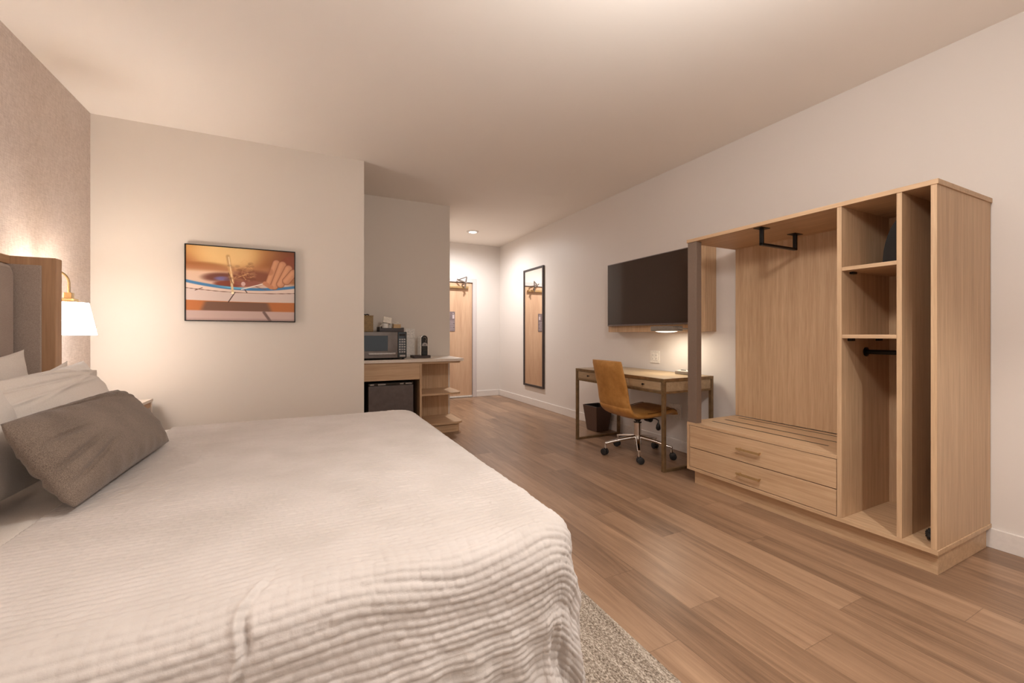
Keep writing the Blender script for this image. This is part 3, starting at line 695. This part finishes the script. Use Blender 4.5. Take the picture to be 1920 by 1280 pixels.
# ------------------------------------------------------------------ picture
pc = thing('framed_picture', 'framed landscape photograph of a hand working over a round frame', 'picture', (-.458, YP - .02, 1.233))
px0, px1, pz0, pz1, py = -.846, -.072, 1.228, 1.838, YP - .04
bm = nb(); w = .007
box(bm, px0, px0 + w, py, YP, pz0, pz1); box(bm, px1 - w, px1, py, YP, pz0, pz1); box(bm, px0 + w, px1 - w, py, YP, pz0, pz0 + w); box(bm, px0 + w, px1 - w, py, YP, pz1 - w, pz1)
obj('frame', bm, M['black_metal'], pc)
def paint(nx=230, nz=180):
    U, V = np.meshgrid(np.linspace(0, 1, nx), np.linspace(0, 1, nz), indexing='ij'); V = 1 - V   # V from top
    A = np.array
    img = np.zeros((nx, nz, 3))
    def col(c): return A(c, float)
    def blend(mask, c):
        nonlocal img; m_ = np.clip(mask, 0, 1)[..., None]; img = img * (1 - m_) + (col(c) if isinstance(c, tuple) else c) * m_
    def ell(cx, cy, rx, ry, s=.15): return 1 - smst(1 - s, 1 + s, ((U - cx) / rx) ** 2 + ((V - cy) / ry) ** 2)
    def line(x0, y0, x1, y1, w, s=.4):
        dx, dy = x1 - x0, y1 - y0; t = np.clip(((U - x0) * dx + (V - y0) * dy) / (dx * dx + dy * dy), 0, 1)
        d_ = np.hypot((U - x0 - t * dx) * 1.3, V - y0 - t * dy); return 1 - smst(w * (1 - s), w * (1 + s), d_)
    img[:] = col((176, 116, 70))
    blend(smst(.25, .0, V) * .9, (214, 160, 96)); blend(ell(.36, .10, .28, .22, .9), (240, 200, 138)); blend(smst(.55, 1, U) * smst(.5, .1, V), (132, 74, 46))
    blend(ell(.15, .27, .2, .05, .9) * .7, (150, 88, 46)); blend(smst(.2, .33, V) * smst(.52, .3, V), (186, 128, 88))
    blend(smst(.30, .36, V) * smst(.7, .2, U), (222, 190, 164)); blend(ell(.32, .42, .18, .07, .6), (120, 74, 62)); blend(ell(.33, .43, .08, .03, .8), (120, 110, 160))
    blend(ell(.62, .42, .26, .12, .6), (138, 84, 62)); blend(smst(.44, .50, V), (214, 182, 164)); blend(ell(.38, .50, .14, .045, .5), (136, 70, 52)); blend(ell(.55, .48, .12, .05, .5), (150, 92, 76))
    blend(smst(.53, .57, V) * smst(.55, .95, U), (170, 160, 176))
    arc = .56 - .27 * (U - .55) ** 2 - (.0)
    blend(1 - smst(.014, .024, np.abs(V - arc)), (74, 128, 172)); blend((1 - smst(.006, .012, np.abs(V - arc + .006))) * smst(.2, .4, U) * smst(.6, .45, U), (110, 190, 220))
    a2 = .615 - .12 * (U - .6) ** 2
    blend(smst(-.002, .004, V - arc - .022), (226, 202, 186)); blend(1 - smst(.002, .006, np.abs(V - a2)), (96, 62, 48)); blend(smst(.0, .01, V - a2 - .006), (212, 192, 182))
    a3 = .735 - .03 * (U - .55) ** 2; blend(smst(0, .008, V - a3), (186, 112, 62))
    par = smst(.10, .16, U - (.86 - V) * .3) * smst(.80, .74, U - (V - .86) * .3); blend(par * smst(.742, .748, V), (122, 88, 70))
    blend(smst(.86, .875, V), (196, 168, 158)); blend(line(.70, .88, .76, 1.0, .018), (120, 96, 90)); blend(smst(.96, .995, V) * .5, (150, 120, 112))
    blend(line(.43, .61, .37, .745, .006), (70, 46, 38)); blend(line(.52, .57, .54, .61, .006), (70, 46, 38)); blend(line(.14, .565, .08, .60, .005), (110, 74, 60)); blend(line(.62, .52, .72, .56, .004), (130, 90, 80))
    blend(line(.365, .12, .405, .48, .022, .5), (206, 160, 108)); blend(line(.372, .13, .41, .48, .007), (244, 216, 170)); blend(line(.37, .34, .41, .5, .004), (80, 48, 32)); blend(line(.40, .5, .41, .62, .014), (222, 196, 150)); blend(ell(.408, .62, .014, .014), (255, 244, 210))
    rr = random.Random(3)
    for k in range(46):
        x, y = .44 + rr.random() * .16, .18 + rr.random() * .22; a = rr.random() * 6.28; l_ = .02 + .04 * rr.random(); blend(line(x, y, x + l_ * math.cos(a), y + l_ * math.sin(a), .0022) * .6, (228, 178, 120))
    blend(line(.46, .40, .55, .34, .003), (240, 190, 130)); blend(line(.5, .38, .53, .43, .003), (230, 180, 120))
    for k in range(60):
        x, y = .36 + rr.random() * .26, .20 + rr.random() * .26; blend(ell(x, y, .012 + .02 * rr.random(), .008 + .012 * rr.random(), .9) * .22, (226, 176, 124) if k % 2 else (96, 54, 36))
    blend(line(.49, .565, .74, .455, .007), (240, 226, 210)); blend(ell(.505, .49, .02, .03), (212, 176, 168))
    # hand
    blend(ell(.98, .22, .13, .16), (140, 76, 52)); hc = (204, 144, 108)
    for (x0, y0, x1, y1, w_) in ((.82, .17, .75, .46, .045), (.88, .19, .80, .50, .048), (.94, .24, .86, .47, .048), (.99, .30, .92, .42, .05)):
        blend(line(x0, y0, x1, y1, w_ + .006, .1), (128, 70, 44)); blend(line(x0, y0, x1, y1, w_, .25), hc); blend(line(x0 - .012, y0, x1 - .012, y1, w_ * .45, .9) * .6, (228, 168, 128))
    blend(line(.71, .47, .77, .52, .03, .2), (202, 136, 100)); blend(ell(.76, .30, .03, .05, .6) * .4, (170, 104, 70))
    return np.clip(img, 0, 255)
def picture_mesh():
    nx, nz = 230, 180; im = paint(nx, nz); xs = np.linspace(px0 + w, px1 - w, nx); zs = np.linspace(pz0 + w, pz1 - w, nz)
    X_, Z_ = np.meshgrid(xs, zs, indexing='ij'); co = np.stack([X_, np.full_like(X_, py + .006), Z_], -1).reshape(-1, 3)
    me = grid_mesh('photo_print', co, nx, nz, flip=False)
    ca = me.color_attributes.new('Col', 'FLOAT_COLOR', 'POINT'); s = im.reshape(-1, 3) / 255
    lin = np.where(s <= .04045, s / 12.92, ((s + .055) / 1.055) ** 2.4); ca.data.foreach_set('color', np.concatenate([lin, np.ones((len(lin), 1))], 1).astype(np.float32).ravel()); return me
def grid_mesh(name, co, na, nb_, flip=False):
    me = bpy.data.meshes.new(name); me.vertices.add(na * nb_); me.vertices.foreach_set('co', co.astype(np.float32).ravel())
    i, j = np.meshgrid(np.arange(na - 1), np.arange(nb_ - 1), indexing='ij'); a = i * nb_ + j
    q = np.stack([a, a + nb_, a + nb_ + 1, a + 1], -1).reshape(-1, 4)
    if flip: q = q[:, ::-1]
    nf = len(q); me.loops.add(nf * 4); me.loops.foreach_set('vertex_index', q.ravel().astype(np.int32))
    me.polygons.add(nf); me.polygons.foreach_set('loop_start', np.arange(0, nf * 4, 4, dtype=np.int32))
    me.update(calc_edges=True); me.validate(); me.polygons.foreach_set('use_smooth', np.ones(nf, dtype=bool)); return me
po = finish('photo_print', picture_mesh(), M['print'], pc)
obj('backing', B(px0 + w, px1 - w, py + .008, YP - .002, pz0 + w, pz1 - w), M['dark_inside'], pc)

# ------------------------------------------------------------------ bed
BX0, BX1, BY0, BY1, BZ = -1.26, .64, .89, 2.83, .60
bed = thing('king_bed', 'king bed with winged grey upholstered headboard in a wood frame', 'bed', (-.3, 1.87, 0))
obj('platform', B(BX0 - .05, .655, BY0 + .04, BY1 - .04, .05, .30), M['head_y'], bed, bevel=.004)
obj('mattress', B(BX0, BX1 - .03, BY0 + .03, BY1 - .03, .30, BZ - .012), M['linen'], bed, bevel=.04)
HT = 1.516
obj('headboard_back', B(XL + .001, -1.365, .744, 2.996, .0, HT - .002), M['head_y'], bed, bevel=.002)
obj('headboard_rail', B(-1.365, -1.322, .744, 2.996, 1.474, HT), M['head_y'], bed, bevel=.002)
for s, (ya, yb, yi0, yi1) in enumerate(((2.996, 3.060, 2.986, 2.996), (.692, .744, .744, .754))):
    wg = obj('headboard_wing', B(XL + .001, -1.157, ya, yb, 0, HT), M['head_v'], bed, bevel=.002)
    obj('wing_padding', B(-1.36, -1.207, yi0, yi1, .35, 1.474), M['upholstery'], wg, bevel=.004, label='taupe upholstered inset')
def cushion_box(x0, x1, y0, y1, z0, z1, r, n=8):
    # rounded panel in the y-z plane with soft front edges
    pts = []
    for cx, cz, a0 in ((y1 - r, z1 - r, 0), (y0 + r, z1 - r, PI / 2), (y0 + r, z0 + r, PI), (y1 - r, z0 + r, 3 * PI / 2)):
        for k in range(n + 1):
            a = a0 + PI / 2 * k / n; pts.append((cx + r * math.cos(a), cz + r * math.sin(a)))
    return prism(nb(), pts, 0, x0, x1)
obj('headboard_cushion', cushion_box(-1.364, -1.285, .765, 2.955, .35, 1.466, .06), M['upholstery'], bed, bevel=.02)

def cloth(name, rect, zt, R, dom, step, hfun, flare=.06, dome=0.0, flat=.07):
    (x0, x1, y0, y1) = rect; (a0, a1, b0, b1) = dom
    na, nb_ = int((a1 - a0) / step) + 1, int((b1 - b0) / step) + 1
    a, b = np.meshgrid(np.linspace(a0, a1, na), np.linspace(b0, b1, nb_), indexing='ij')
    cx, cy = np.clip(a, x0, x1), np.clip(b, y0, y1); dx, dy = a - cx, b - cy; L_ = np.hypot(dx, dy); Ls = np.maximum(L_, 1e-9); nx, ny = dx / Ls, dy / Ls
    L1 = np.maximum(L_ - flat, 0); q = R * PI / 2; ang = np.minimum(L1, q) / R; rest = np.maximum(L1 - q, 0)
    corner = (np.abs(nx * ny) * 2) ** 1.2
    th = np.arctan2(ny, nx)
    fl = flare * rest + corner * rest * (.02 + .06 * np.sin(th * 7 + 1.0)) + .010 * np.sin(b * 9 + a * 7.0) * np.minimum(rest * 6, 1)
    out = np.minimum(L_, flat) + R * np.sin(ang) + fl; down = R * (1 - np.cos(ang)) + rest * .985
    zz = zt + dome * (1 - ((a - (x0 + x1) / 2) / (x1 - x0) * 2) ** 2).clip(0) * (1 - ((b - (y0 + y1) / 2) / (y1 - y0) * 2) ** 2).clip(0)
    P = np.stack([cx + nx * out, cy + ny * out, zz - down], -1)
    ga = np.gradient(P, axis=0); gb = np.gradient(P, axis=1); N = np.cross(ga, gb); N /= np.maximum(np.linalg.norm(N, axis=-1, keepdims=True), 1e-9)
    P = P + N * hfun(a, b, rest)[..., None]
    return grid_mesh(name, P.reshape(-1, 3), na, nb_)
def wob(a, b, s=1.0):
    return (np.sin(a * 3.1 * s + b * 1.7) + np.sin(a * 5.3 * s - b * 4.1 + 1.3) * .6 + np.sin(a * 9.7 * s + b * 7.9 + 2.1) * .4 + np.sin(b * 13.1 - a * 2.3 * s + .7) * .3) / 2.3
def quilt_h(a, b, rest):
    near = smst(1.75, 1.0, b); foot = smst(.25, .60, a) * smst(1.9, 1.1, b)
    side = smst(1.12, .93, b)
    loose = np.clip(np.maximum(near * smst(-.6, .25, a), foot), 0, 1)
    bb = b + .006 * wob(a, b, 1.3) + .030 * loose * wob(a * 1.3 + 3, b * 1.5, 1) + .006 * loose * wob(a * 4 + 1, b * 5, 1) - .10 * np.clip(a - .05, 0, 1) ** 2 * loose
    r = bb / .0175; row = np.floor(r); fr_ = r - row
    aa = a + .005 * wob(a * 3, b * 5 + 2, 1) + .022 * np.sin(row * 2.4) + (row % 2) * .008
    c_ = aa / .0235; fc = c_ - np.floor(c_)
    rnd = np.sin(row * 12.9898 + np.floor(c_) * 78.233) * 43758.5453; rnd = rnd - np.floor(rnd)
    puff_r = np.sqrt(np.clip(1 - (2 * fr_ - 1) ** 2, 0, 1)); puff_c = np.sqrt(np.clip(1 - (2 * fc - 1) ** 2, 0, 1))
    amp = .0029 + .0008 * near + .0008 * loose
    h = amp * (puff_r * (.62 + .38 * puff_c)) * (.65 + .7 * rnd)
    # irregular soft ridges where the cloth bunches
    w1 = wob(a * 1.9, b * 2.1 + 5, 1); r2 = (bb + .012 * w1) / .055; row2 = np.floor(r2); f2 = r2 - row2
    k2 = np.clip(.5 + .6 * np.sin(row2 * 4.7 + a * (5 + 2 * np.sin(row2))), 0, 1)
    h = h + .0050 * loose * np.maximum(side, foot * .8) * k2 * np.sqrt(np.clip(1 - (2 * f2 - 1) ** 2, 0, 1))
    fv = (a + .02 * wob(a, b * 3)) / .10
    h = h + .007 * np.sin(fv * 2 * PI + 2 * np.sin(b * 9)) * smst(.03, .2, rest) * smst(1.9, 1.0, b) * np.clip(.3 + wob(a * .7, b), 0, 1)
    u2 = (b + .03 * wob(a * 2, b)) / .16
    h = h + .008 * np.sin(u2 * 2 * PI) * smst(.02, .12, rest) * smst(.4, .62, a)
    cr = a + .10 - .018 * np.sin(b * 21) - .010 * np.sin(b * 47)
    h = h + .006 * np.exp(-(cr / .007) ** 2) * smst(1.0, .92, b) - .012 * np.exp(-((cr - .014) / .007) ** 2) * smst(.99, .9, b) * (.6 + .4 * np.sin(b * 60))
    return h + .003 * wob(a * .8, b * .9, 1)
RQ = .085
rect = (-1.6, .512, 1.03, 2.685)
q = finish('quilt', cloth('quilt', rect, .630, RQ, (-.62, .512 + .40, 1.03 - .53, 2.685 + .50), .0031, quilt_h, .03, .006), M['quilt'])
sm = q.modifiers.new('thickness', 'SOLIDIFY'); sm.thickness = .007; sm.offset = -1
tag(q, 'white ruched quilt spread over the bed and draped at the foot', 'quilt')
def sheet_h(a, b, rest): return .004 * wob(a * 3, b * 1.4) + .003 * wob(a * 6, b * 2 + 4) + .010 * smst(-.72, -.64, a) * smst(-.595, -.63, a)
s_ = finish('bed_sheet', cloth('bed_sheet', (-1.6, .485, 1.045, 2.68), .613, RQ - .005, (-1.24, -.56, 1.045 - .49, 2.68 + .47), .012, sheet_h, .03, .006), M['linen'])
sm = s_.modifiers.new('thickness', 'SOLIDIFY'); sm.thickness = .006; sm.offset = -1
tag(s_, 'smooth white sheet showing between the pillows and the quilt', 'bed sheet')

def pillow(name, TL, TR, BL, BR, th, m, seed, label, cat, group=None, wr=1.0, pinch=.10, n=90, pw=.5, creases=(), rnd_c=0.0):
    TL, TR, BL, BR = [np.array(v, float) for v in (TL, TR, BL, BR)]
    u, v = np.meshgrid(np.linspace(-1, 1, n), np.linspace(-1, 1, n), indexing='ij')
    nrm = np.cross(TR - TL + BR - BL, TL - BL + TR - BR); nrm /= np.linalg.norm(nrm)
    def side(sg):
        # edges bow in between the corners, corners stay pointed
        uu = u * (1 - pinch * (1 - np.abs(v) ** 2.5) * np.abs(u) ** 3) ; vv = v * (1 - pinch * 1.3 * (1 - np.abs(u) ** 2.5) * np.abs(v) ** 3)
        uu, vv = uu * np.sqrt(1 - rnd_c * v ** 4), vv * np.sqrt(1 - rnd_c * u ** 4)
        fu, fv = (uu[..., None] + 1) / 2, (vv[..., None] + 1) / 2
        P = (BL * (1 - fu) + BR * fu) * (1 - fv) + (TL * (1 - fu) + TR * fu) * fv
        prof = ((1 - u ** 2).clip(0) ** pw) * ((1 - v ** 2).clip(0) ** pw)
        rs = np.random.RandomState(seed); w_ = np.zeros_like(u)
        for k in range(7):
            fx, fy = rs.uniform(1.5, 6), rs.uniform(2, 9); w_ += np.sin(u * fx + v * fy + rs.uniform(0, 6)) / (2 + .4 * fy)
        edge = (1 - (1 - u ** 8) * (1 - v ** 8)); gath = np.sin(u * 26 + v * 3 + seed) * smst(.55, 1, np.abs(v)) * .004 + np.sin(v * 17 + seed) * smst(.6, 1, np.abs(u)) * .004
        cr = np.zeros_like(u)
        for (uc, vc, du, dv, wd_, am) in creases:
            dd = ((u - uc) * dv - (v - vc) * du) / math.hypot(du, dv); al = ((u - uc) * du + (v - vc) * dv) / math.hypot(du, dv) ** 2
            cr += am * np.exp(-(dd / wd_) ** 2) * np.exp(-(al) ** 4)
        h = th / 2 * prof + (wr * (.007 * w_ + gath) + cr) * prof.clip(0, .6) / .6 * (1 - edge * .6)
        return P + nrm * (sg * h)[..., None]
    A_ = side(1); B_ = side(-1)
    me1 = grid_mesh(name, A_.reshape(-1, 3), n, n); 
    bm = bmesh.new(); bm.from_mesh(me1); me2 = grid_mesh('t', B_.reshape(-1, 3), n, n, True); bm.from_mesh(me2)
    bmesh.ops.remove_doubles(bm, verts=bm.verts[:], dist=.0004)
    for f in bm.faces: f.smooth = True
    bmesh.ops.recalc_face_normals(bm, faces=bm.faces[:])
    bpy.data.meshes.remove(me1); bpy.data.meshes.remove(me2)
    return tag(obj(name, bm, m, smooth=180), label, cat, group)
PG = 'pillows against the headboard'
pillow('pillow', (-1.25, 1.93, .98), (-1.185, 2.79, 1.05), (-1.17, 1.96, .66), (-1.13, 2.86, .65), .11, M['linen'], 3, 'white pillow with a raised pointed corner in front of the headboard wing', 'pillow', PG)
pillow('pillow', (-1.10, 2.1, .88), (-1.095, 2.95, .985), (-1.03, 2.1, .66), (-1.02, 2.93, .66), .07, M['linen'], 9, 'white pillow of which only a corner shows beyond the creased one', 'pillow', PG)
pillow('pillow', (-1.0, 1.86, .95), (-.985, 2.81, .99), (-.80, 1.88, .665), (-.83, 2.80, .665), .19, M['linen'], 5, 'creased white pillow directly behind the grey lumbar cushion', 'pillow', PG, 1.2, .07,
       creases=((-.1, .55, 1.1, -.12, .035, -.010), (.2, .72, .9, -.25, .03, .010), (.35, .45, .8, .25, .04, .009), (-.4, .3, .9, .05, .04, .008), (.5, .6, .5, -.3, .025, -.009)))
pillow('pillow', (-.95, 1.02, 1.03), (-.90, 1.91, 1.04), (-.80, 1.02, .64), (-.765, 1.93, .635), .16, M['linen'], 11, 'plump white pillow nearest the camera, cut by the left edge', 'pillow', PG, .8, .04, rnd_c=.12)
pillow('lumbar_cushion', (-.725, 1.575, .888), (-.735, 2.42, .885), (-.545, 1.49, .655), (-.52, 2.30, .655), .165, M['lumbar'], 21, 'long grey woven lumbar cushion leaning on the white pillows', 'cushion', None, 1.1, .04, pw=.5, rnd_c=.09,
       creases=((.45, .80, .5, -.25, .025, -.020), (.60, .60, .45, -.42, .025, -.020), (.1, .88, .5, -.12, .025, -.018), (.35, .66, .4, -.22, .03, .010), (-.8, -.2, .3, .1, .05, -.014), (-.7, -.5, .35, .2, .05, -.012), (.74, .84, .3, -.2, .02, .014), (-.3, .85, .35, -.1, .025, -.014), (-.75, .25, .25, -.05, .04, -.010), (.78, .35, .2, -.35, .03, -.012)))

# ------------------------------------------------------------------ nightstand
ns = thing('nightstand', 'small nightstand with pale top and open frame beside the bed', 'nightstand', (-1.21, 3.62, 0))
nx0, nx1, ny0, ny1, nz = XL + .015, -1.03, 3.18, 4.06, .635
obj('top', B(nx0, nx1, ny0, ny1, nz - .022, nz), M['night_white'], ns, bevel=.003)
for x in (nx0 + .005, nx1 - .035):
    for y in (ny0 + .005, ny1 - .027): obj('leg', B(x, x + .03, y, y + .022, 0, nz - .022), M['night_white'], ns, bevel=.002)
obj('rail', B(nx1 - .03, nx1 - .008, ny0 + .027, ny1 - .027, nz - .062, nz - .022), M['head_y'], ns, bevel=.001)
obj('shelf', B(nx0 + .036, nx1 - .036, ny0 + .03, ny1 - .03, .20, .222), M['head_y'], ns, bevel=.001)
obj('side_panel', B(nx0 + .036, nx1 - .036, ny1 - .025, ny1 - .008, .222, nz - .022), M['night_grey'], ns)

# ------------------------------------------------------------------ wall sconces
def sconce(y, label):
    c = (-1.27, y, 0); t = thing('wall_sconce', label, 'wall lamp', (XL + .01, y, 1.42), 'bedside wall sconces')
    bm = nb(); lathe(bm, [(0, 0), (.045, 0), (.045, .014), (.03, .02), (0, .02)], (XL + .0005, y, 1.42), 28, 'x'); obj('wall_plate', bm, M['brass'], t, smooth=40)
    pts = [(XL + .02, y, 1.42), (XL + .05, y, 1.455)]
    for k in range(13):
        a = PI - PI * .5 * k / 12 * 1.0; pts.append((-1.27 - .075 + .075 * (1 - (1 + math.cos(a)) * 0) * math.cos(PI * .75 - PI * .75 * k / 12), y, 1.43 + .075 * math.sin(PI * .75 - PI * .75 * k / 12)))
    pts.append((-1.27, y, 1.36))
    obj('arm', tube(nb(), pts, .0065, 12), M['brass'], t, smooth=60)
    bm = nb(); box(bm, c[0] - .018, c[0] + .018, y - .018, y + .018, 1.336, 1.372); box(bm, c[0] - .032, c[0] + .032, y - .032, y + .032, 1.318, 1.337); lathe(bm, [(0, 1.31), (.055, 1.31), (.055, 1.318), (0, 1.318)], c, 24)
    obj('socket_cap', bm, M['brass'], t, bevel=.002, label='stepped brass cap')
    bm = nb(); lathe(bm, [(.122, 1.117), (.086, 1.312), (.084, 1.312), (.120, 1.117), (.122, 1.117)], c, 48)
    obj('shade', bm, M['shade'], t, smooth=60, label='glowing white tapered fabric shade')
    return t
sconce(3.44, 'brass wall sconce with glowing tapered shade beside the headboard wing')
sconce(.30, 'brass wall sconce with tapered shade on the camera side of the headboard')

# ------------------------------------------------------------------ rug
tag(obj('area_rug', B(-1.0, 1.08, -1.2, 2.2, .0005, .010), M['rug'], bevel=.003), 'flat woven grey-beige rug under the foot of the bed', 'rug')
